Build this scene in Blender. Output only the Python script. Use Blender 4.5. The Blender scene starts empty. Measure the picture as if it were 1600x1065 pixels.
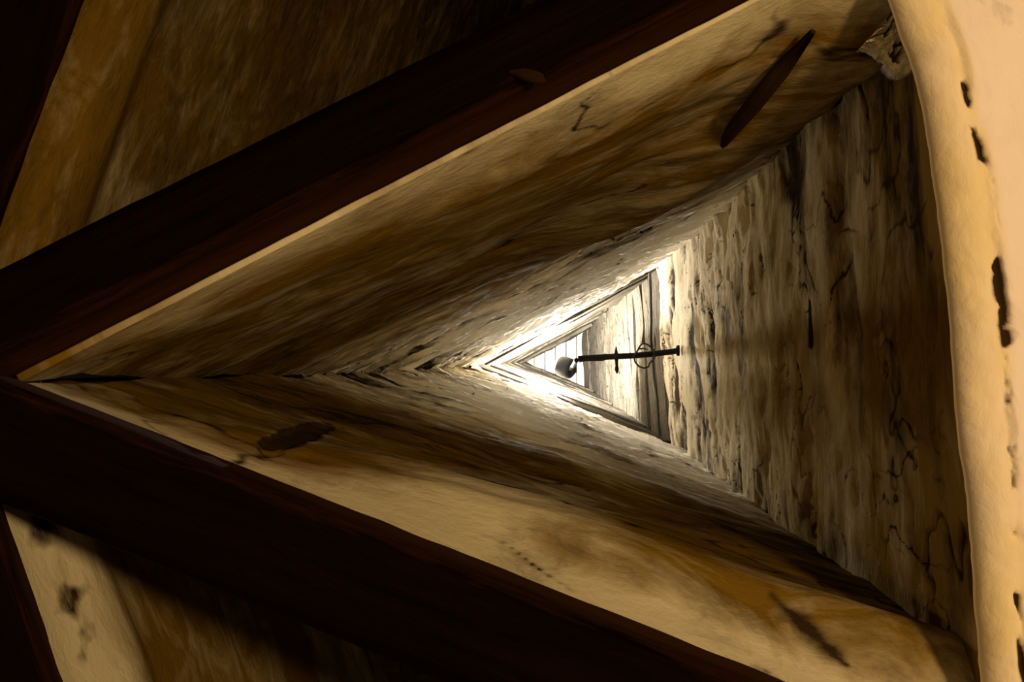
import bpy, bmesh, math, random
import numpy as np
from mathutils import Vector, Matrix

random.seed(4)
rng = np.random.default_rng(11)
C = bpy.context.scene.collection
SC = bpy.context.scene

# ------------------------------------------------------------------ camera
# The photographer lies under a triangular ventilation shaft and looks up it.
# world: X = photo right, Y = photo down, Z = up the shaft.
F = 1500.0
CAM = np.array([0.0, 0.0, 1.55])
wz = np.array([882 - 800, 572 - 532.5, F]); wz /= np.linalg.norm(wz)
wx = np.array([1.0, 0, 0]) - wz[0] * wz; wx /= np.linalg.norm(wx)
wy = np.cross(wz, wx)
R = np.array([wx, wy, wz])                 # camera frame (right, down, forward) -> world

def P(px, py, d):
    """point at height d above the lens that is seen at pixel px, py"""
    v = R @ np.array([px - 800.0, py - 532.5, F])
    return CAM + v * (d / v[2])

def project(p):
    q = (p - CAM) @ R
    return 800 + q[..., 0] / q[..., 2] * F, 532.5 + q[..., 1] / q[..., 2] * F

cam_data = bpy.data.cameras.new('camera')
cam_data.sensor_width = 36; cam_data.lens = 36 * F / 1600
cam_data.clip_start = 0.02; cam_data.clip_end = 100
cam = bpy.data.objects.new('camera', cam_data); C.objects.link(cam)
right, down, fwd = R @ np.array([1., 0, 0]), R @ np.array([0, 1., 0]), R @ np.array([0, 0, 1.])
cam.matrix_world = Matrix(((right[0], -down[0], -fwd[0], CAM[0]),
                           (right[1], -down[1], -fwd[1], CAM[1]),
                           (right[2], -down[2], -fwd[2], CAM[2]), (0, 0, 0, 1)))
SC.camera = cam

# ------------------------------------------------------------------ world, lights, exposure
SC.view_settings.view_transform = 'Standard'
SC.view_settings.look = 'None'
SC.view_settings.exposure = 0.0
SC.view_settings.gamma = 1.0
SC.view_settings.use_curve_mapping = False
w = bpy.data.worlds.new('world'); SC.world = w; w.use_nodes = True
w.node_tree.nodes['Background'].inputs[0].default_value = (1.0, 0.6, 0.25, 1)
w.node_tree.nodes['Background'].inputs[1].default_value = 0.004

def point_light(name, loc, power, col, radius):
    l = bpy.data.lights.new(name, 'POINT'); l.energy = power; l.color = col; l.shadow_soft_size = radius
    o = bpy.data.objects.new(name, l); o.location = loc; C.objects.link(o)
    return o
# the warm lamp of the room below, right of and below the lens
point_light('room_lamp_light', (1.0, -0.28, 0.58), 148, (1.0, 0.68, 0.32), 0.12)
point_light('far_fill_light', (0.10, 0.85, 0.10), 20, (1.0, 0.68, 0.28), 0.15)  # unseen fill, added to light the left front partition
point_light('left_fill_light', (-0.55, 0.22, 0.35), 42, (1.0, 0.68, 0.30), 0.12)  # unseen fill, added to brighten the right wall
BULB_STRENGTH = 13500.0

# ------------------------------------------------------------------ numpy noise
_T = rng.random((256, 256)).astype(np.float64)
def vnoise(x, y, seed=0):
    x = np.asarray(x, float) + seed * 17.13; y = np.asarray(y, float) + seed * 5.71
    xi = np.floor(x).astype(int); yi = np.floor(y).astype(int)
    fx = x - xi; fy = y - yi
    fx = fx * fx * (3 - 2 * fx); fy = fy * fy * (3 - 2 * fy)
    a = _T[xi % 256, yi % 256]; b = _T[(xi + 1) % 256, yi % 256]
    c = _T[xi % 256, (yi + 1) % 256]; e = _T[(xi + 1) % 256, (yi + 1) % 256]
    return (a * (1 - fx) + b * fx) * (1 - fy) + (c * (1 - fx) + e * fx) * fy
def fbm(x, y, octaves=4, seed=0, gain=0.5):
    s = 0; a = 1; tot = 0
    for o in range(octaves):
        s = s + a * vnoise(x * 2 ** o, y * 2 ** o, seed + o * 3); tot += a; a *= gain
    return s / tot
def smooth(a, b, x):
    t = np.clip((x - a) / (b - a), 0, 1)
    return t * t * (3 - 2 * t)
def gauss(x, c, s):
    return np.exp(-((x - c) / s) ** 2)
def seg(px, py, x0, y0, x1, y1):
    """distance in photo pixels to a segment and the place along it"""
    dx, dy = x1 - x0, y1 - y0; L = math.hypot(dx, dy)
    t = np.clip(((px - x0) * dx + (py - y0) * dy) / (L * L), 0, 1)
    return np.hypot(px - x0 - t * dx, py - y0 - t * dy), t

# ------------------------------------------------------------------ materials
def nodes(name):
    m = bpy.data.materials.new(name); m.use_nodes = True
    nt = m.node_tree; b = nt.nodes['Principled BSDF']
    return m, nt, b
def N(nt, t, **kw):
    n = nt.nodes.new(t)
    for k, v in kw.items(): setattr(n, k, v)
    return n
def mixc(nt, fac, a, b):
    n = N(nt, 'ShaderNodeMix', data_type='RGBA')
    for sock, v in ((n.inputs[0], fac), (n.inputs[6], a), (n.inputs[7], b)):
        if isinstance(v, bpy.types.NodeSocket): nt.links.new(v, sock)
        else: sock.default_value = v if not isinstance(v, tuple) else (*v, 1)
    return n.outputs[2]
def noise(nt, vec, scale, detail=5, rough=.6, stretch=(1, 1, 1), dist=0.0):
    mp = N(nt, 'ShaderNodeMapping'); mp.inputs['Scale'].default_value = stretch
    nt.links.new(vec, mp.inputs[0])
    n = N(nt, 'ShaderNodeTexNoise'); n.inputs['Scale'].default_value = scale
    n.inputs['Detail'].default_value = detail; n.inputs['Roughness'].default_value = rough
    n.inputs['Distortion'].default_value = dist
    nt.links.new(mp.outputs[0], n.inputs['Vector'])
    return n.outputs['Fac']
def ramp(nt, fac, a, b):
    n = N(nt, 'ShaderNodeMapRange'); n.inputs[1].default_value = a; n.inputs[2].default_value = b
    nt.links.new(fac, n.inputs[0]); return n.outputs[0]
def math2(nt, op, a, b):
    n = N(nt, 'ShaderNodeMath', operation=op)
    for s, v in ((n.inputs[0], a), (n.inputs[1], b)):
        if isinstance(v, bpy.types.NodeSocket): nt.links.new(v, s)
        else: s.default_value = v
    return n.outputs[0]

WHITEWASH = (0.62, 0.54, 0.37)
TAR = (0.175, 0.100, 0.010)
SOOT = (0.035, 0.020, 0.009)

def plaster(name, white=WHITEWASH, tar=TAR, bump=0.5, fine=1.0):
    m, nt, b = nodes(name)
    uv = N(nt, 'ShaderNodeUVMap').outputs[0]
    at = N(nt, 'ShaderNodeVertexColor', layer_name='stain_light')
    sp = N(nt, 'ShaderNodeSeparateColor'); nt.links.new(at.outputs[0], sp.inputs[0])
    n1 = noise(nt, uv, 6, 8, .62, (1, 1.9, 1), 1.0)
    n2 = noise(nt, uv, 60, 5, .6, (1, 2, 1), .3)
    n3 = noise(nt, uv, 16, 8, .68, (1, 1.9, 1), 1.0)
    tarf = math2(nt, 'ADD', sp.outputs[0], math2(nt, 'MULTIPLY', math2(nt, 'SUBTRACT', n1, .5), 1.3))
    tarf = ramp(nt, tarf, .15, .85)
    white_ = mixc(nt, sp.outputs[2], white, (.90, .87, .80))  # lamplit zone painted paler than the whitewash
    col = mixc(nt, tarf, white_, tar)
    nt.links.new(math2(nt, 'MULTIPLY', sp.outputs[2], .30), b.inputs['Specular IOR Level'])  # sheen added only over the painted lamplit zone
    sootf = math2(nt, 'ADD', sp.outputs[1], math2(nt, 'MULTIPLY', math2(nt, 'SUBTRACT', n3, .5), 0.85))
    sootf = math2(nt, 'ADD', sootf, math2(nt, 'MULTIPLY', math2(nt, 'SUBTRACT', n2, .5), 0.25))
    col = mixc(nt, ramp(nt, sootf, .25, .80), col, SOOT)
    nt.links.new(col, b.inputs['Base Color'])
    b.inputs['Roughness'].default_value = 1.0
    b.inputs['Specular IOR Level'].default_value = 0.0
    bp = N(nt, 'ShaderNodeBump'); bp.inputs['Strength'].default_value = bump; bp.inputs['Distance'].default_value = .006 * fine
    h = math2(nt, 'ADD', math2(nt, 'MULTIPLY', n3, 1.0), math2(nt, 'MULTIPLY', n2, .5))
    nt.links.new(h, bp.inputs['Height']); nt.links.new(bp.outputs[0], b.inputs['Normal'])
    return m

def wood(name, a, b_, speck=0.0, bump=.5, stretch=(1, 9, 1), scale=8, rough=.75):
    m, nt, b = nodes(name)
    uv = N(nt, 'ShaderNodeUVMap').outputs[0]
    n1 = noise(nt, uv, scale, 8, .68, stretch, .4)
    n2 = noise(nt, uv, scale * 4, 4, .6, (1, 3.0, 1))
    col = mixc(nt, ramp(nt, n1, .32, .68), a, b_)
    if speck:
        n3 = noise(nt, uv, 34, 3, .5, (1, 2.1, 1), .2)
        col = mixc(nt, ramp(nt, n3, .61, .65), col, (.03, .02, .012))
    nt.links.new(col, b.inputs['Base Color'])
    b.inputs['Roughness'].default_value = rough
    b.inputs['Specular IOR Level'].default_value = .02
    bp = N(nt, 'ShaderNodeBump'); bp.inputs['Strength'].default_value = bump; bp.inputs['Distance'].default_value = .004
    nt.links.new(n1, bp.inputs['Height']); nt.links.new(bp.outputs[0], b.inputs['Normal'])
    return m

def plain(name, col, rough=.6, metal=0.0):
    m, nt, b = nodes(name)
    tc = N(nt, 'ShaderNodeTexCoord').outputs['Object']
    n = noise(nt, tc, 60, 4)
    nt.links.new(mixc(nt, n, tuple(c * .75 for c in col), tuple(c * 1.25 for c in col)), b.inputs['Base Color'])
    b.inputs['Roughness'].default_value = rough; b.inputs['Metallic'].default_value = metal
    b.inputs['Specular IOR Level'].default_value = .15
    return m

M_PL = plaster('smoked_plaster')
M_PLR = plaster('smoked_olive_plaster', white=(.58, .45, .24), tar=(.22, .125, .022), bump=.9)
M_SOF = plaster('soffit_plaster', white=(0.84, 0.72, 0.68), tar=(.80, .64, .38), bump=.35)
M_PLANK = wood('weathered_plank', (.028, .022, .015), (.135, .12, .092), speck=1)
M_CAP = wood('limewashed_cap_board', (.5, .45, .36), (.82, .79, .72))
M_BEAM = wood('tarred_beam_wood', (.0012, .0004, .0001), (.006, .0016, .0004), bump=.8, stretch=(1, 7, 1), scale=6)
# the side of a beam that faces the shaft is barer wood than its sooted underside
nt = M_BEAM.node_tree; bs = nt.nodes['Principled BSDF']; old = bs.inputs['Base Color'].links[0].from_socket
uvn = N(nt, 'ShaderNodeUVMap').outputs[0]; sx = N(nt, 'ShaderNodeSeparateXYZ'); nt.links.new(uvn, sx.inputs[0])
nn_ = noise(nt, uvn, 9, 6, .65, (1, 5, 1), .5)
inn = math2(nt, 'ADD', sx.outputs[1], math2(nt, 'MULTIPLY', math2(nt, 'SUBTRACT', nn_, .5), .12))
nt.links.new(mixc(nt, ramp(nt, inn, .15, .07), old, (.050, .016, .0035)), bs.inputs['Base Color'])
M_POLE = wood('dark_pole_wood', (.02, .010, .004), (.06, .03, .010), bump=.8, stretch=(1, 7, 1), scale=6)
M_IRON = plain('blackened_iron', (.010, .008, .007), .85, 0)
M_CABLE = plain('black_cable', (.02, .018, .016), .5)
M_HOUSING = plain('grey_lamp_housing', (.007, .008, .010), .5, 0)
M_BULB, nt, b = nodes('glowing_bulb_glass')
b.inputs['Base Color'].default_value = (1, 1, 1, 1)
b.inputs['Emission Color'].default_value = (1.0, 0.95, 0.86, 1)
b.inputs['Emission Strength'].default_value = BULB_STRENGTH

# ------------------------------------------------------------------ helpers
def mesh_obj(name, verts, faces, mat, parent=None, uv=None, stain_light=None, smooth_=True):
    me = bpy.data.meshes.new(name)
    me.from_pydata([tuple(v) for v in verts], [], faces); me.update()
    me.materials.append(mat)
    n = len(me.polygons)
    if smooth_: me.polygons.foreach_set('use_smooth', [True] * n)
    if uv is not None:
        l = me.uv_layers.new(name='UVMap')
        idx = np.empty(len(me.loops), dtype=np.int32); me.loops.foreach_get('vertex_index', idx)
        l.data.foreach_set('uv', np.asarray(uv, dtype=np.float32)[idx].ravel())
    if stain_light is not None:
        ca = me.color_attributes.new('stain_light', 'FLOAT_COLOR', 'POINT')
        arr = np.ones((len(verts), 4), dtype=np.float32); stain_light = np.asarray(stain_light); arr[:, 2] = 0; arr[:, :stain_light.shape[1]] = stain_light
        ca.data.foreach_set('color', arr.ravel())
    o = bpy.data.objects.new(name, me); C.objects.link(o)
    if parent: o.parent = parent
    return o

def tag(o, label=None, cat=None, group=None, kind=None):
    if label: o['label'] = label
    if cat: o['category'] = cat
    if group: o['group'] = group
    if kind: o['kind'] = kind
    return o

def empty(name, loc):
    o = bpy.data.objects.new(name, None); o.location = tuple(loc); o.empty_display_size = .05; C.objects.link(o); return o

def adopt(o, root):
    """parent o to root, its world-space vertices kept"""
    L = np.array(root.location)
    me = o.data
    co = np.empty(len(me.vertices) * 3, dtype=np.float32); me.vertices.foreach_get('co', co)
    co = (co.reshape(-1, 3) - L).astype(np.float32); me.vertices.foreach_set('co', co.ravel()); me.update()
    o.parent = root
    return o

def grid_faces(nr, nc, off=0, close=False):
    f = []
    m = nc if close else nc - 1
    for i in range(nr - 1):
        for j in range(m):
            a = i * nc + j; b_ = i * nc + (j + 1) % nc
            f.append((off + a, off + b_, off + b_ + nc, off + a + nc))
    return f

def tube(pts, rad, seg_=10, cap=True):
    """tube along a polyline; rad is a number or one per point"""
    pts = [np.array(p, float) for p in pts]; n = len(pts)
    rad = [rad] * n if np.isscalar(rad) else rad
    V, UV = [], []; up = None; L = 0
    for i, p in enumerate(pts):
        t = pts[min(i + 1, n - 1)] - pts[max(i - 1, 0)]; t /= np.linalg.norm(t)
        if up is None:
            up = np.array([0, 0, 1.]) if abs(t[2]) < .8 else np.array([0, 1., 0])
        up = up - np.dot(up, t) * t; up /= np.linalg.norm(up)
        s = np.cross(t, up)
        if i: L += np.linalg.norm(p - pts[i - 1])
        for k in range(seg_):
            a = 2 * math.pi * k / seg_
            V.append(p + rad[i] * (math.cos(a) * up + math.sin(a) * s)); UV.append((L, a / 6.28 * .3))
    Fc = grid_faces(n, seg_, 0, True)
    if cap:
        Fc.append(tuple(range(seg_))); Fc.append(tuple((n - 1) * seg_ + k for k in range(seg_))[::-1])
    return V, Fc, UV

# ------------------------------------------------------------------ shaft outline at every height
D_MOUTH, D_WOOD, D_TOP = 1.12, 4.6, 6.2
KEY = [  # height above lens, left corner, back corner (photo top), front corner (photo bottom)
    (1.12, (30, 597), (1425, -125), (1552, 1062)),
    (1.26, (128, 595), (1405, 5), (1487, 1004)),
    (1.50, (250, 592), (1345, 90), (1385, 934)),
    (2.00, (420, 586), (1240, 211), (1262, 847)),
    (3.00, (600, 578), (1117, 335), (1135, 757)),
    (4.60, (738, 571), (1028, 415), (1045, 692)),
    (6.20, (824, 566), (906, 522), (911, 602))]
kd = np.array([k[0] for k in KEY])
kp = [np.array([P(*k[c], k[0]) for k in KEY]) for c in (1, 2, 3)]
def corner(c, d):
    d = np.asarray(d, float)
    return np.stack([np.interp(d, kd, kp[c][:, 0]), np.interp(d, kd, kp[c][:, 1]), CAM[2] + d], -1)

# ------------------------------------------------------------------ plaster wall of the shaft
def shaft_wall(name, ca, cb, nr, nc, seed, disp, stain_light, mat=None, lamp_pale=(1, 2.1, 2.9), d0=D_MOUTH, d1=D_WOOD + .02, ext=(0.0, 0.0)):
    d = np.geomspace(d0, d1, nr)
    t = np.linspace(-ext[0], 1 + ext[1], nc)
    A, B = corner(ca, d), corner(cb, d)
    Pt = A[:, None, :] * (1 - t)[None, :, None] + B[:, None, :] * t[None, :, None]
    cen = (corner(0, d) + corner(1, d) + corner(2, d)) / 3
    dirv = B - A; Lw = np.linalg.norm(dirv[:, :2], axis=1)
    nrm = np.stack([-dirv[:, 1] / Lw, dirv[:, 0] / Lw, np.zeros(nr)], -1)
    sgn = np.sign(np.sum(nrm * (cen - A), axis=1)); nrm = nrm * sgn[:, None]       # inward
    u = t[None, :] * Lw[:, None]; v = np.repeat(d[:, None], nc, 1)
    px, py = project(Pt)
    tt = np.repeat(t[None, :], nr, 0)
    off = disp(u, v, tt, px, py)
    edge = np.minimum(smooth(-.001, .03, tt), 1)  # keep the corners tight
    Pt = Pt + nrm[:, None, :] * off[..., None]
    px, py = project(Pt)
    S = stain_light(u, v, tt, px, py)
    # third channel: lamplight painted in as paler plaster high up in the shaft
    S = np.stack([np.clip(S[0], 0, 1), np.clip(S[1], 0, 1), lamp_pale[0] * smooth(-.05, .42, tt + (1 if ca == 1 else 0)) * smooth(lamp_pale[1], lamp_pale[2], v + .5 * (fbm(u * 5, v * 5, 3, 7) - .5))], -1)
    # closed slab: inner skin, outer skin 9 cm behind it
    V = Pt.reshape(-1, 3); UV = np.stack([u, v], -1).reshape(-1, 2); ST = S.reshape(-1, 3)
    Fc = grid_faces(nr, nc)
    back = Pt - nrm[:, None, :] * (.09 + off[..., None])
    ring = [(0, j) for j in range(nc)] + [(i, nc - 1) for i in range(1, nr)] + [(nr - 1, j) for j in range(nc - 2, -1, -1)] + [(i, 0) for i in range(nr - 2, 0, -1)]
    base = len(V)
    V2 = np.array([back[i, j] for i, j in ring]); V = np.concatenate([V, V2])
    UV = np.concatenate([UV, np.array([UV[i * nc + j] for i, j in ring])]); ST = np.concatenate([ST, np.array([ST[i * nc + j] for i, j in ring])])
    m = len(ring)
    for k in range(m):
        a = ring[k][0] * nc + ring[k][1]; b_ = ring[(k + 1) % m][0] * nc + ring[(k + 1) % m][1]
        Fc.append((a, base + k, base + (k + 1) % m, b_))
    Fc.append(tuple(base + k for k in range(m)))
    o = mesh_obj(name, V, Fc, mat or M_PL, uv=UV, stain_light=ST)
    tag(o, kind='structure')
    return o, nrm

def relief(u, v, seed, amp=1.0):
    """trowelled, smeared plaster: streaks run along the wall, level with the mouth"""
    wv = .10 * (fbm(u * 4, v * 4, 3, seed + 40) - .5)
    big = (fbm(u * 3.5, v * 5 + wv * 3, 3, seed) - .5) * .030
    st = (fbm(u * 6 + v * 2, (v + wv) * 22, 4, seed + 7) - .5) * .016
    fi = (fbm(u * 30, (v + wv) * 70, 3, seed + 21) - .5) * .005
    near = .35 + 2.6 * smooth(1.9, 3.0, v)
    return (big + (st + fi) * near) * amp

def cracks(u, v, seed, f=5.0, w=.010):
    n = fbm(u * f + 1.2 * fbm(u * 3, v * 3, 2, seed + 1), v * f * .9, 4, seed)
    mask = smooth(.45, .62, fbm(u * 4, v * 4, 3, seed + 5))
    return np.exp(-(np.abs(n - .5) / w) ** 2) * mask

def lip(v, ridge, amp=.018, w=.10):
    """thick rounded lower lip of the plaster: comes forward up to the ridge, then steps back"""
    return amp * smooth(D_MOUTH, ridge, v) * (1 - smooth(ridge, ridge + w, v))

# back wall (upper in the photo)
def disp_back(u, v, t, px, py):
    ridge = np.interp(t, [.4, .64, .8, 1], [2.15, 1.92, 1.70, 1.27])
    o = relief(u, v, 3, .9) * smooth(D_MOUTH, D_MOUTH + .12, v)
    o = o + .060 * smooth(ridge - .40, ridge, v) * (1 - smooth(ridge, ridge + .22, v)) * smooth(.42, .75, t)
    return o
def stain_light_back(u, v, t, px, py):
    tar = .78 - .55 * gauss(v, 1.13, .07) * smooth(.05, .3, t) + .45 * (fbm(u * 5, v * 8, 4, 9) - .5)  # tar thinned at the mouth paints in the band of room light
    tar = tar - 1.15 * smooth(1.95, 2.8, v)  # and thinned higher up to paint the lamp's brightness
    soot_dark = .20 + .8 * (fbm(u * 8, v * 20, 4, 31) - .5) + .22 * gauss(v, 1.9, .4)  # the mid-height darkening is painted fall-off of light
    soot_dark = soot_dark - .22 * smooth(2.3, 3.1, v) + 2.0 * smooth(2.1, 2.8, v) * (fbm(u * 5, v * 20 + fbm(u * 4, v * 4, 2, 56), 5, 55, .62) - .46) + .30 * smooth(2.0, 2.6, v) * (1 - smooth(.0, .4, t))  # painted paler towards the lamp, with dark streaks for its raking light
    soot_dark = soot_dark + .5 * cracks(u * .6, v * 1.6, 150, 5)
    return tar, soot_dark
wall_back, n_back = shaft_wall('wall_back', 0, 1, 430, 420, 3, disp_back, stain_light_back, ext=(0, .06))

# front wall (lower in the photo)
def disp_front(u, v, t, px, py):
    ridge = 1.235 + .15 * (1 - t)
    o = relief(u, v, 13, .9) * smooth(D_MOUTH, D_MOUTH + .10, v)
    o = o + .020 * smooth(D_MOUTH, ridge, v) * (1 - smooth(ridge, ridge + .08, v)) * smooth(.2, .6, t)
    o = o - .088 * t * (1 - np.clip((v - D_MOUTH) / .12, 0, 1)) ** 1.3
    dd2 = np.hypot((px - 460) / 54, (py - 682 + (px - 460) * .25) / 16) + .5 * (fbm(u * 30, v * 60, 3, 77) - .5)
    o = o - .006 * (1 - smooth(.75, 1.1, dd2))
    return o
def stain_light_front(u, v, t, px, py):
    tar = .80 - .85 * gauss(v, 1.12, .045) + .5 * (fbm(u * 5, v * 8, 4, 19) - .5)  # the pale edge at the mouth is room light painted in
    tar = tar - .6 * gauss(px, 740, 220) * gauss(py, 790, 60) + .25 * gauss(v, 1.75, .3)  # the mid-height term paints the dim stretch below the lamp
    tar = tar - 1.15 * smooth(1.9, 2.7, v)  # lamp brightness painted by thinning the tar
    soot_dark = .20 + .8 * (fbm(u * 8, v * 20, 4, 61) - .5) + .34 * gauss(v, 1.75, .35) - .2 * gauss(px, 740, 220) * gauss(py, 790, 50)  # smoke soot, plus painted dimness at mid height
    dd, s = seg(px, py, 1205, 930, 1325, 1040)
    wd = 4 + 12 * np.sin(np.pi * np.clip(s * .9 + .08, 0, 1)) * (.45 + 1.1 * fbm(u * 22, v * 22, 3, 64))
    soot_dark = soot_dark + .62 * np.exp(-((dd + 9 * (fbm(u * 40, v * 40, 3, 63) - .5)) / wd) ** 2)
    dd2 = np.hypot((px - 460) / 54, (py - 682 + (px - 460) * .25) / 16) + .5 * (fbm(u * 30, v * 60, 3, 77) - .5)
    soot_dark = soot_dark + 1.8 * (1 - smooth(.8, 1.15, dd2))
    soot_dark = soot_dark - .22 * smooth(2.3, 3.1, v) + 2.0 * smooth(2.1, 2.8, v) * (fbm(u * 5, v * 20 + fbm(u * 4, v * 4, 2, 76), 5, 75, .62) - .46) + .25 * smooth(2.0, 2.6, v) * (1 - smooth(.0, .4, t))  # lamplight painted as paler plaster, its raking shade as dark streaks
    soot_dark = soot_dark + .5 * cracks(u * .6, v * 1.6, 170, 5)
    return tar, soot_dark
wall_front, n_front = shaft_wall('wall_front', 0, 2, 430, 420, 13, disp_front, stain_light_front, ext=(0, .10))

# right wall (outer wall of the tower)
def disp_right(u, v, t, px, py):
    o = relief(u, v, 23, .32) * smooth(D_MOUTH, D_MOUTH + .08, v)
    o = o + .0022 * (fbm(u * 30, v * 30, 4, 89) - .5) + .006 * (fbm(u * 9 + 3 * fbm(u * 5, v * 5, 2, 6), v * 13, 4, 90) - .5)
    o = o + .03 * (fbm(u * 6, v * 7, 3, 88) - .5) * smooth(1.2, 2, v)
    cur = fbm(u * 2.2 + .8 * fbm(u * 4, v * 4, 2, 83), v * 6.5, 3, 82)
    o = o - (.007 + .016 * smooth(1.7, 2.6, v)) * smooth(.42, .78, cur) * smooth(1.15, 1.4, v) - .004 * cracks(u, v, 120, 4.5)
    return o
def stain_right(u, v, t, px, py):
    tar = .55 + .9 * (fbm(u * 4, v * 6, 5, 29) - .5) + .3 * gauss(v, 1.25, .25) - .55 * smooth(1.8, 3.2, v)
    soot_dark = .16 + .95 * (fbm(u * 3.2 + .6 * fbm(u * 6, v * 6, 2, 73), v * 15 + 1.8 * fbm(u * 4, v * 4, 3, 72), 5, 71) - .5) + .22 * (1 - smooth(.05, .4, t)) * (1 - smooth(1.6, 2.6, v))
    soot_dark = soot_dark + .34 * smooth(.46, .70, fbm(u * 3.2, v * 4 + fbm(u * 5, v * 5, 3, 86), 4, 85)) - .06
    cur = fbm(u * 2.2 + .8 * fbm(u * 4, v * 4, 2, 83), v * 6.5, 3, 82)
    soot_dark = soot_dark + (.22 + .40 * smooth(1.6, 2.4, v)) * smooth(.50, .72, cur) + .42 * cracks(u, v, 120, 4.5) + .6 * cracks(u, v, 140, 9, .014) + .30 * cracks(u, v, 160, 7, .013) * (1 - smooth(2.2, 3, v)) + .35 * (fbm(u * 12, v * 12, 4, 165) - .5) + 1.1 * smooth(2.0, 3.2, v) * (fbm(u * 4, v * 9 + fbm(u * 4, v * 3, 2, 57), 5, 58, .6) - .48) - .06
    tar = tar + .5 * (fbm(u * 2.5, v * 7, 3, 84) - .5)
    dd, s = seg(px, py, 1265, 470, 1267, 540)
    soot_dark = soot_dark + .9 * np.exp(-(dd / (1.5 + 4 * s)) ** 2)
    dd, s = seg(px, py, 1230, 210, 1262, 450)
    soot_dark = soot_dark + .35 * np.exp(-((dd + 14 * (fbm(u * 14, v * 14, 3, 4) - .5)) / 16) ** 2)
    return tar, soot_dark
wall_right, n_right = shaft_wall('wall_right', 1, 2, 430, 380, 23, disp_right, stain_right, mat=M_PLR, lamp_pale=(.40, 2.4, 4.4), ext=(.05, .10))

# ------------------------------------------------------------------ boards lining the upper shaft, one object each
def plank(parent, ca, cb, da, db, proud, seed, tl=0.0):
    n = 7
    V, UV = [], []
    r = np.random.default_rng(seed)
    wob = r.normal(0, .0035, (2, n + 1))
    for lev, dd in enumerate((da, db)):
        A, B = corner(ca, dd), corner(cb, dd); cen = (corner(0, dd) + corner(1, dd) + corner(2, dd)) / 3
        dv = B - A; L = np.linalg.norm(dv[:2]); nn = np.array([-dv[1] / L, dv[0] / L, 0])
        if np.dot(nn, cen - A) < 0: nn = -nn
        for depth in (proud, -.03):
            for j in range(n + 1):
                p = A + dv * (j / n) + nn * (depth + (wob[lev, j] if depth > -.02 else 0))
                p = p + np.array([0, 0, wob[1 - lev, j] * 1.5])
                V.append(p); UV.append((L * j / n + seed * 1.37, dd + seed * .3 + (0 if depth > -.02 else .03)))
    k = n + 1; Fc = []
    for j in range(n):
        a, b_, c, e = j, k + j, 2 * k + j, 3 * k + j        # lower front, lower rear, upper front, upper rear
        Fc += [(a, a + 1, c + 1, c), (b_, e, e + 1, b_ + 1), (a, b_, b_ + 1, a + 1), (c, c + 1, e + 1, e)]
    Fc += [(0, 2 * k, 3 * k, k), (n, k + n, 3 * k + n, 2 * k + n)]
    return mesh_obj('plank', V, Fc, M_PLANK, parent, uv=UV, smooth_=False)

for wi, (wl, ca, cb) in enumerate(((wall_back, 0, 1), (wall_front, 0, 2), (wall_right, 1, 2))):
    d = D_WOOD + .03; k = 0
    r = random.Random(wi + 5)
    while d < D_TOP - .02:
        h = min(r.uniform(.10, .17), D_TOP - d)
        plank(wl, ca, cb, d, d + h - .014, r.uniform(-.010, .014), wi * 100 + k)
        d += h; k += 1

# ------------------------------------------------------------------ boarded cap of the shaft
cap = [corner(c, D_TOP) for c in (0, 1, 2)]
cc = sum(cap) / 3
ce = empty('ceiling', cc); tag(ce, kind='structure')
xs = np.linspace(cap[0][0] - .02, cap[2][0] + .03, 7)
ys = (min(c[1] for c in cap) - .03, max(c[1] for c in cap) + .03)
for k in range(6):
    x0, x1 = xs[k], xs[k + 1] - .006; z0 = CAM[2] + D_TOP + .005 + .004 * (k % 2); z1 = z0 + .025
    V = [(x, y, z) for z in (z0, z1) for y in ys for x in (x0, x1)]
    Fc = [(0, 1, 3, 2), (4, 6, 7, 5), (0, 4, 5, 1), (2, 3, 7, 6), (0, 2, 6, 4), (1, 5, 7, 3)]
    adopt(mesh_obj('plank', V, Fc, M_CAP, uv=[(v[1] + k, v[0]) for v in V], smooth_=False), ce)

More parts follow.
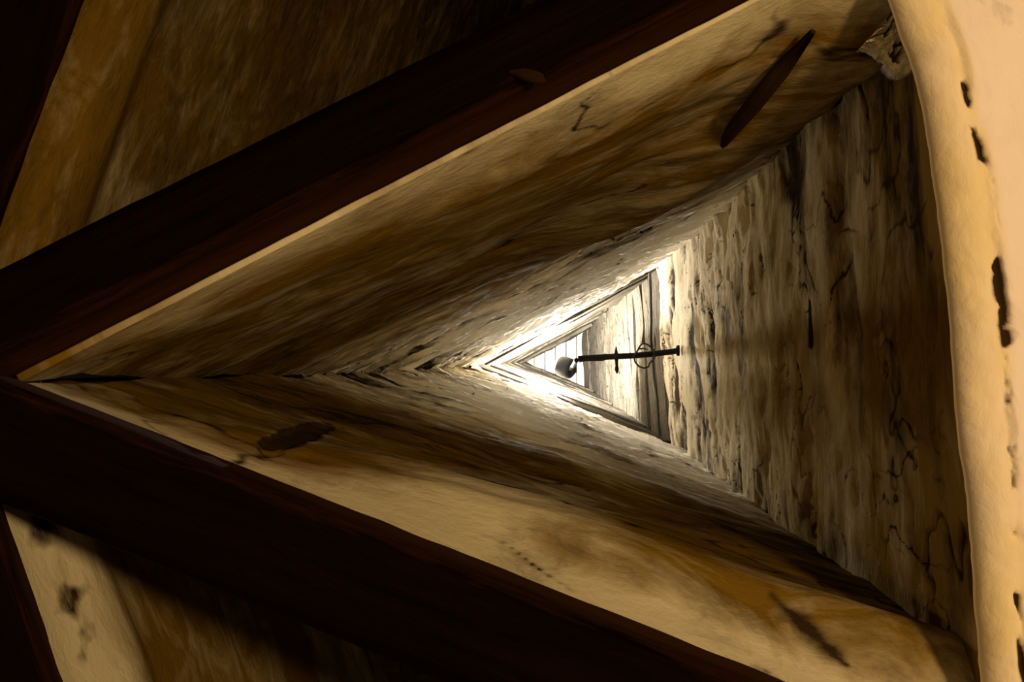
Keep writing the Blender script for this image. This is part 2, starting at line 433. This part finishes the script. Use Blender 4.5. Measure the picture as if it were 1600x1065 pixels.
# ------------------------------------------------------------------ plastered soffit and lip right of the mouth
def soffit():
    lipx = [(-420, 1340), (-125, 1383), (0, 1408), (90, 1440), (190, 1462), (330, 1484), (480, 1500), (650, 1515), (800, 1530), (940, 1543), (1062, 1550), (1250, 1562), (1500, 1575)]
    wid = [62, 62, 62, 60, 60, 62, 66, 60, 56, 52, 50, 50, 50]
    ny, nx = 420, 200
    py = np.linspace(-420, 1500, ny)
    e = -20 + np.interp(py, [q[0] for q in lipx], [q[1] for q in lipx]) + 7 * (fbm(py / 60, py * 0, 3, 3) - .5)
    ww = np.interp(py, [q[0] for q in lipx], wid) + 14 * (fbm(py / 70, py * 0 + 4, 3, 5) - .5)
    V = np.zeros((ny, nx, 3)); UV = np.zeros((ny, nx, 2)); ST = np.zeros((ny, nx, 2))
    s = np.concatenate([np.linspace(0, 1, 70), np.geomspace(1.02, 14, nx - 70)])
    for i in range(ny):
        # s 0..1 = rounded lip, beyond it the pinkish plaster of the room's ceiling, 3 mm proud
        base = P(e[i], py[i], D_MOUTH)
        x_off = np.where(s < 1, s, s) * ww[i] / F * D_MOUTH
        z = D_MOUTH + .012 * 0 - .035 * np.sqrt(np.clip(1 - (1 - np.clip(s / .8, 0, 1)) ** 2, 0, 1)) 
        z = z - .006 * smooth(.88, 1.12, s) * smooth(.45, .6, fbm(base[1] * 6 + 0 * s, 0 * s, 3, 99))
        u, v = x_off, base[1] + 0 * x_off
        z = z + .010 * (fbm(u * 14, v * 9, 4, 91) - .5) + .004 * (fbm(u * 40, v * 40, 3, 92) - .5)
        V[i, :, 0] = base[0] + x_off; V[i, :, 1] = base[1]; V[i, :, 2] = CAM[2] + z
        UV[i, :, 0] = v; UV[i, :, 1] = u
        ch = gauss(s + .5 * (fbm(v * 9, u * 9, 3, 98) - .5), 1.0, .13) * smooth(.46, .62, fbm(v * 30, u * 45, 4, 95))
        ST[i, :, 1] = np.clip(.02 + 1.0 * ch + .25 * smooth(.62, .8, fbm(v * 16, u * 16, 3, 96)), 0, 1)
        ST[i, :, 0] = np.clip(.75 - .65 * smooth(.9, 1.35, s) + .5 * (fbm(v * 5, u * 9, 3, 97) - .5), 0, 1)
        V[i, :, 2] += .006 * ch
    V = V.reshape(-1, 3); UV = UV.reshape(-1, 2); ST = ST.reshape(-1, 2)
    Fc = grid_faces(ny, nx)
    # closed above: a slab 10 cm thick
    ring = [j for j in range(nx)] + [i * nx + nx - 1 for i in range(1, ny)] + [(ny - 1) * nx + j for j in range(nx - 2, -1, -1)] + [i * nx for i in range(ny - 2, 0, -1)]
    base = len(V); V2 = V[ring].copy(); V2[:, 0] += .09; V2[:, 2] = CAM[2] + D_MOUTH + .08
    V = np.concatenate([V, V2]); UV = np.concatenate([UV, UV[ring]]); ST = np.concatenate([ST, ST[ring]])
    m = len(ring)
    Fc += [(ring[k], ring[(k + 1) % m], base + (k + 1) % m, base + k) for k in range(m)] + [tuple(base + k for k in range(m))]
    o = mesh_obj('trim_1', V, Fc, M_SOF, uv=UV, stain_light=ST)
    tag(o, kind='structure')
soffit()

# broken plaster lump in the upper right corner of the mouth
def lump():
    n, m = 90, 90
    V, UV, ST = [], [], []
    pts = [(1338, 84), (1362, 88), (1378, 100), (1388, 113), (1402, 128), (1420, 120), (1445, 106)]
    top = [(1385, 30), (1398, 10), (1408, -10), (1418, -30), (1430, -40), (1440, -40), (1450, -30)]
    a = np.linspace(0, 1, n); X = np.linspace(0, 1, 7)
    for i in range(n):
        bx, by = np.interp(a[i], X, [p[0] for p in pts]), np.interp(a[i], X, [p[1] for p in pts])
        tx, ty = np.interp(a[i], X, [p[0] for p in top]), np.interp(a[i], X, [p[1] for p in top])
        by += 10 * (fbm(a[i] * 6, 0.0, 3, 44) - .5)
        for j in range(m):
            s = j / (m - 1)
            if s < .8:
                q = s / .8; x, y = tx + (bx - tx) * q, ty + (by - ty) * q
                d = 1.13 + .06 * q + .04 * (1 - math.sqrt(max(0, 1 - max(0, q - .7) ** 2 / .09))) * .5
            else:
                q = (s - .8) / .2; x, y = bx - 4 * q + 6 * q, by - 6 * q; d = 1.21 + .14 * q
            nz = float(fbm(a[i] * 5, s * 9, 4, 45))
            d += .035 * (nz - .5)
            V.append(P(x, y, d)); UV.append((a[i] * .12, s * .15))
            hole = float(smooth(.6, .72, fbm(a[i] * 7, s * 10, 3, 46)))
            ST.append((.45, .05 + .85 * hole)); V[-1] = V[-1] + np.array([0, 0, .02 * hole])
    o = mesh_obj('trim_2', V, grid_faces(n, m), M_PL, uv=UV, stain_light=ST)
    tag(o, kind='structure')
lump()

# ------------------------------------------------------------------ hewn timber beams
def beam(name_label, inner, outer, d_bot, d_top, top_inner, top_outer, seed):
    """inner/outer: pixel ends of the two lower edges; top_inner/top_outer: of the upper edges"""
    n, per = 150, 9
    def edge(e, d): return P(*e[0], d), P(*e[1], d)
    E = [edge(top_inner, d_top), edge(inner, d_bot), edge(outer, d_bot), edge(top_outer, d_top)]
    rootp = (E[1][0] + E[1][1]) / 2
    V, UV = [], []
    L = np.linalg.norm(E[1][1] - E[1][0])
    for i in range(n):
        t = i / (n - 1); pts = [e[0] * (1 - t) + e[1] * t for e in E]
        c = sum(pts) / 4; q = 0
        for k in range(4):
            a, b_ = pts[k], pts[(k + 1) % 4]
            for s in range(per):
                f = s / per; p = a * (1 - f) + b_ * f
                dirc = p - c; rr = np.linalg.norm(dirc)
                # rounded arrises, adze waves
                cr = .010 * (max(0, 1 - min(f, 1 - f) * per / 1.3)) ** 2
                wv = .007 * (float(fbm(t * L * 4, q * .25 + seed, 3, seed)) - .5) + .003 * (float(fbm(t * L * 22, q * .6, 2, seed + 4)) - .5)
                V.append(p + dirc / rr * (wv - cr)); UV.append((t * L + seed, q * .016)); q += 1
    m = 4 * per; Fc = grid_faces(n, m, 0, True) + [tuple(range(m))[::-1], tuple((n - 1) * m + k for k in range(m))]
    o = mesh_obj('timber_beam', V, Fc, M_BEAM, uv=UV)
    L0 = rootp; me = o.data
    co = np.array([v for v in V]) - L0; me.vertices.foreach_set('co', co.astype(np.float32).ravel()); me.update()
    o.location = tuple(L0)
    tag(o, name_label, 'beam')
    return o
beamA = beam('dark tarred timber beam crossing the upper left, a pale chip on its underside',
     ((-330, 712), (1560, -250)), ((-330, 582), (1560, -352)), 1.00, 1.125, ((-330, 775), (1560, -195)), ((-330, 590), (1560, -360)), 3)
beamB = beam('dark tarred timber beam slanting down along the lower left edge of the mouth',
     ((-330, 464), (1560, 1226)), ((-330, 645), (1560, 1412)), 1.00, 1.125, ((-330, 450), (1560, 1188)), ((-330, 650), (1560, 1412)), 9)
beamC = beam('nearly black timber beam in the upper left corner of the photo',
     ((-75, 552), (255, -340)), ((-290, 500), (40, -390)), 1.0, 1.12, ((-75, 552), (262, -340)), ((-290, 500), (40, -390)), 14)
beamD = beam('nearly black timber beam in the lower left corner of the photo',
     ((-80, 600), (205, 1400)), ((-290, 640), (-5, 1450)), 1.0, 1.12, ((-66, 600), (222, 1400)), ((-290, 640), (-5, 1450)), 21)

def chip(beam_o, cx, cy, rx, ry, d, mat):
    V = [P(cx, cy, d - .006)]; n = 16
    for ring, (f, dz) in enumerate(((.55, -.005), (1, .004))):
        for k in range(n):
            a = 2 * math.pi * k / n; q = 1 + .35 * (float(fbm(k * .9, ring + 2.0, 2, 8)) - .5)
            x, y = rx * f * q * math.cos(a), ry * f * q * math.sin(a)
            V.append(P(cx + x * .87 - y * -.49, cy - x * -.1 + y, d + dz))
    Fc = [(0, 1 + k, 1 + (k + 1) % n) for k in range(n)] + [(1 + k, 1 + n + k, 1 + n + (k + 1) % n, 1 + (k + 1) % n) for k in range(n)]
    o = mesh_obj('chip', V, Fc, mat, uv=[(v[0], v[1]) for v in V]); adopt(o, beam_o); o['label'] = 'pale chip in the dark wood'
M_CHIP = wood('bare_chip_wood', (.010, .004, .001), (.035, .016, .004))
chip(beamA, 826, 118, 30, 11, .995, M_CHIP)

# ------------------------------------------------------------------ partitions of the two neighbouring shafts
def partition(name, a_px, b_px, seed, stain_light, side, nr=220, nc=420, d1=5.5):
    A, B = P(*a_px, D_MOUTH), P(*b_px, D_MOUTH)
    d = np.geomspace(D_MOUTH - .02, d1, nr); t = np.linspace(0, 1, nc)
    dv = B - A; L = np.linalg.norm(dv); nn = np.array([-dv[1], dv[0], 0]) / L * side
    Pt = A[None, None, :] + dv[None, None, :] * t[None, :, None] + np.zeros((nr, nc, 3))
    Pt[..., 2] = (CAM[2] + d)[:, None]
    u = t[None, :] * L + 0 * d[:, None]; v = d[:, None] + 0 * u
    px, py = project(Pt)
    off = relief(u, v, seed, .5) + .02 * smooth(D_MOUTH, 1.22, v) * (1 - smooth(1.24, 1.32, v))
    Pt = Pt + nn * off[..., None]
    S = stain_light(u, v, px, py); S = np.clip(np.stack([S[0], S[1]], -1), 0, 1)
    V = Pt.reshape(-1, 3); UV = np.stack([u, v], -1).reshape(-1, 2); ST = S.reshape(-1, 2)
    ring = [j for j in range(nc)] + [i * nc + nc - 1 for i in range(1, nr)] + [(nr - 1) * nc + j for j in range(nc - 2, -1, -1)] + [i * nc for i in range(nr - 2, 0, -1)]
    base = len(V); V2 = V[ring] - nn * .1
    V = np.concatenate([V, V2]); UV = np.concatenate([UV, UV[ring]]); ST = np.concatenate([ST, ST[ring]])
    m = len(ring); Fc = grid_faces(nr, nc)
    Fc += [(ring[k], ring[(k + 1) % m], base + (k + 1) % m, base + k) for k in range(m)] + [tuple(base + k for k in range(m))]
    return tag(mesh_obj(name, V, Fc, M_PL, uv=UV, stain_light=ST), kind='structure')
partition('wall_left_back', (-84, 585), (661, -1422), 33,
          lambda u, v, px, py: (.85 + .4 * (fbm(u * 4, v * 4, 3, 34) - .5), .50 + .30 * smooth(.5, 1.5, u) + .4 * (fbm(u * 6, v * 8, 4, 35) - .5) - .12 * (1 - smooth(1.2, 1.45, v))), 1)  # darkening along the wall paints light fading into the side shaft
partition('wall_left_front', (-66, 595), (330, 1690), 43,
          lambda u, v, px, py: (.85 - .75 * (1 - smooth(1.2, 1.33, v)) - .3 * smooth(1.9, 2.0, v) + .4 * (fbm(u * 4, v * 4, 3, 44) - .5),
                                .10 + .45 * (fbm(u * 7, v * 9, 4, 45) - .5) + .7 * gauss(v, 1.17, .03) * smooth(.5, .7, fbm(u * 20, v * 20, 3, 46))), -1)

# far walls closing the two neighbouring shafts
def closing(name, a_px, b_px):
    A, B = P(*a_px, D_MOUTH), P(*b_px, D_MOUTH); A[2] -= .02; B[2] -= .02
    n, m = 40, 40; V, UV = [], []
    for i in range(n):
        for j in range(m):
            p = A + (B - A) * (j / (m - 1)); p = p + np.array([0, 0, 4.5 * i / (n - 1)]) 
            V.append(p + .01 * (float(fbm(i * .3, j * .3, 3, 5)) - .5)); UV.append((j / m * 1.5, 4.5 * i / n))
    tag(mesh_obj(name, V, grid_faces(n, m), M_PL, uv=UV, stain_light=[(.8, .3)] * len(V)), kind='structure')
closing('wall_far_back', (640, -1400), (2300, -500))
closing('wall_far_front', (330, 1690), (1800, 1500))

# ------------------------------------------------------------------ pole stub bedded in the back wall
def on_wall(px, py, ca, cb, lift=0.0):
    best = None
    lo, hi = D_MOUTH, D_TOP
    v = R @ np.array([px - 800.0, py - 532.5, F]); v = v / v[2]
    def f(d):
        p = CAM + v * d; A, B = corner(ca, d), corner(cb, d)
        return (B[0] - A[0]) * (p[1] - A[1]) - (B[1] - A[1]) * (p[0] - A[0])
    ds = np.linspace(1.0, D_TOP, 2000); fs = [f(x) for x in ds]
    for i in range(len(ds) - 1):
        if fs[i] * fs[i + 1] <= 0: best = ds[i]; break
    if best is None: best = ds[0]
    return P(px, py, best - lift), best

# ------------------------------------------------------------------ lamp on its iron bar
LD = 4.9
root = lamp_root = empty('hanging_lamp', P(888, 572, LD)); tag(root, 'lit lamp with grey housing at the end of the iron bar, high in the shaft', 'lamp')
ax = P(850, 562.5, LD + .08) - P(893, 577, LD); ax /= np.linalg.norm(ax)
def lathe(base, axis, prof, seg_=32):
    axis = axis / np.linalg.norm(axis); a = np.cross(axis, [0, 1., .2]); a /= np.linalg.norm(a); b2 = np.cross(axis, a)
    V = []
    for z, r in prof:
        for k in range(seg_):
            th = 2 * math.pi * k / seg_
            V.append(base + axis * z + r * (math.cos(th) * a + math.sin(th) * b2))
    Fc = grid_faces(len(prof), seg_, 0, True) + [tuple(range(seg_))[::-1], tuple((len(prof) - 1) * seg_ + k for k in range(seg_))]
    return V, Fc
hb = P(896, 578, LD); K = 1.15
V, Fc = lathe(hb, ax, [(z * K, r * K) for z, r in [(0, .022), (.003, .034), (.010, .043), (.022, .047), (.05, .047), (.07, .044), (.08, .030)]])
adopt(mesh_obj('lamp_housing', V, Fc, M_HOUSING), root)
V, Fc = lathe(hb + ax * .078 * K, ax, [(0, .009), (.035, .009)] + [(.052 - .017 * math.cos(a), .017 * math.sin(a)) for a in np.linspace(.62, math.pi - .01, 18)])
adopt(mesh_obj('bulb', V, Fc, M_BULB), root)
V, Fc = lathe(hb - ax * .012, ax, [(0, .010), (.002, .018), (.009, .020), (.014, .016)])
adopt(mesh_obj('end_cap', V, Fc, M_IRON), root)

anchor, da = on_wall(1066, 547.5, 1, 2)
anchor = anchor + np.array([-.012, 0, 0])
tip = P(896, 562.5, da + .02)
V, Fc, UV = tube([tip + np.array([.012, 0, -.012]), tip * .5 + hb * .5 + np.array([0, 0, .0]), hb + ax * .02], .010, 10)
adopt(mesh_obj('stem', V, Fc, M_IRON, uv=UV), lamp_root)
root = empty('support_bar', anchor); tag(root, 'black iron bar reaching from the right wall to the lamp', 'bar')
pts = [anchor + (tip - anchor) * s + np.array([0, .004 * math.sin(s * 5), 0]) for s in np.linspace(0, .955, 24)]
V, Fc, UV = tube(pts, .0120, 12); adopt(mesh_obj('bar', V, Fc, M_IRON, uv=UV), root)
def on_bar(px):
    s = np.linspace(0, 1, 400); q = anchor + (tip - anchor) * s[:, None]; x, y = project(q)
    i = int(np.argmin(abs(x - px))); return q[i], q[i][2] - CAM[2], y[i]
cp, cd, cy = on_bar(963)
up = P(962.5, 541, cd); dn = P(964, 584, cd)
V, Fc, UV = tube([up, up * .8 + dn * .2, cp, up * .3 + dn * .7, up * .15 + dn * .85, dn], [.002, .006, .009, .006, .009, .001], 8)
adopt(mesh_obj('cross_piece', V, Fc, M_IRON, uv=UV), root)
V, Fc = lathe(cp - (tip - anchor) / np.linalg.norm(tip - anchor) * .009, tip - anchor, [(0, .010), (.002, .014), (.018, .014), (.020, .010)], 16)
adopt(mesh_obj('clamp', V, Fc, M_IRON), root)
# wall plate
V, Fc = lathe(anchor - np.array([.0, 0, 0]), np.array([-1., 0, 0]), [(0, .022), (.008, .022), (.012, .016), (.014, .011)], 20)
adopt(mesh_obj('wall_plate', V, Fc, M_IRON), root)

# thin lead under the bar
pts = []
for px, py in ((904, 566), (915, 563.5), (930, 563.5), (942, 563), (950, 560), (957, 556.5), (962, 554)):
    q, dd, y = on_bar(px); pts.append(P(px, py, dd))
V, Fc, UV = tube(pts, .0022, 6)
adopt(mesh_obj('lead', V, Fc, M_CABLE, uv=UV), lamp_root)

# wire loop tied round the bar
q, dd, y = on_bar(1005)
loop = [(1004, 536), (1000, 540), (996, 548), (990, 556), (992, 565), (998, 572), (1006, 575), (1013, 573), (1015, 567), (1020, 562), (1023, 554), (1020, 545), (1012, 538), (1004, 536)]
pts = [P(x, yy, dd - .02 + .01 * math.sin(k)) for k, (x, yy) in enumerate(loop)]
pts = [pts[k] * (1 - s) + pts[k + 1] * s for k in range(len(pts) - 1) for s in (0, .5)] + [pts[-1]]
V, Fc, UV = tube(pts, .0038, 6)
wl = mesh_obj('wire_loop', V, Fc, M_CABLE, uv=UV)
tag(wl, 'loop of black wire tied round the middle of the iron bar', 'wire')
V, Fc, UV = tube([P(999, 545, dd - .02), P(1005, 544, dd - .03), P(1012, 546, dd - .02)], .003, 6)
mesh_obj('binding', V, Fc, M_CABLE, wl, uv=UV)
V, Fc, UV = tube([P(1005.5, 517, dd), P(1005.5, 520, dd), P(1005, 538, dd)], [.002, .004, .010], 6)
tag(mesh_obj('wooden_peg', V, Fc, M_PLANK, uv=UV), 'small pale pointed peg above the wire loop on the bar', 'peg')

# cable running along the foot of the boards on the right wall
pts = []
for px, py in ((1026, 418), (1028, 450), (1029, 500), (1028, 530), (1031, 560), (1033, 590), (1038, 620), (1040, 650), (1041, 690)):
    p, d = on_wall(px, py, 1, 2, 0); pts.append(p + np.array([-.035, 0, 0]))
V, Fc, UV = tube(pts, .007, 8)
tag(mesh_obj('cable', V, Fc, M_CABLE, uv=UV), 'black cable strung across the right wall at the foot of the boards', 'cable')

# bare pole bedded in the upper wall
p0, d0 = on_wall(1080, 248, 0, 1); p1, d1 = on_wall(1165, 135, 0, 1); p2, d2 = on_wall(1255, 20, 0, 1)
nb = np.array([.45, .9, 0]) * .026
p0, p1, p2 = p0 + nb, p1 + nb, p2 + nb
V, Fc, UV = tube([p0, p0 * .5 + p1 * .5, p1, p1 * .5 + p2 * .5, p2], [.003, .010, .013, .012, .004], 10)
tag(mesh_obj('embedded_pole', V, Fc, M_POLE, uv=UV), 'dark bare pole bedded in the plaster of the upper wall near the right corner', 'pole')
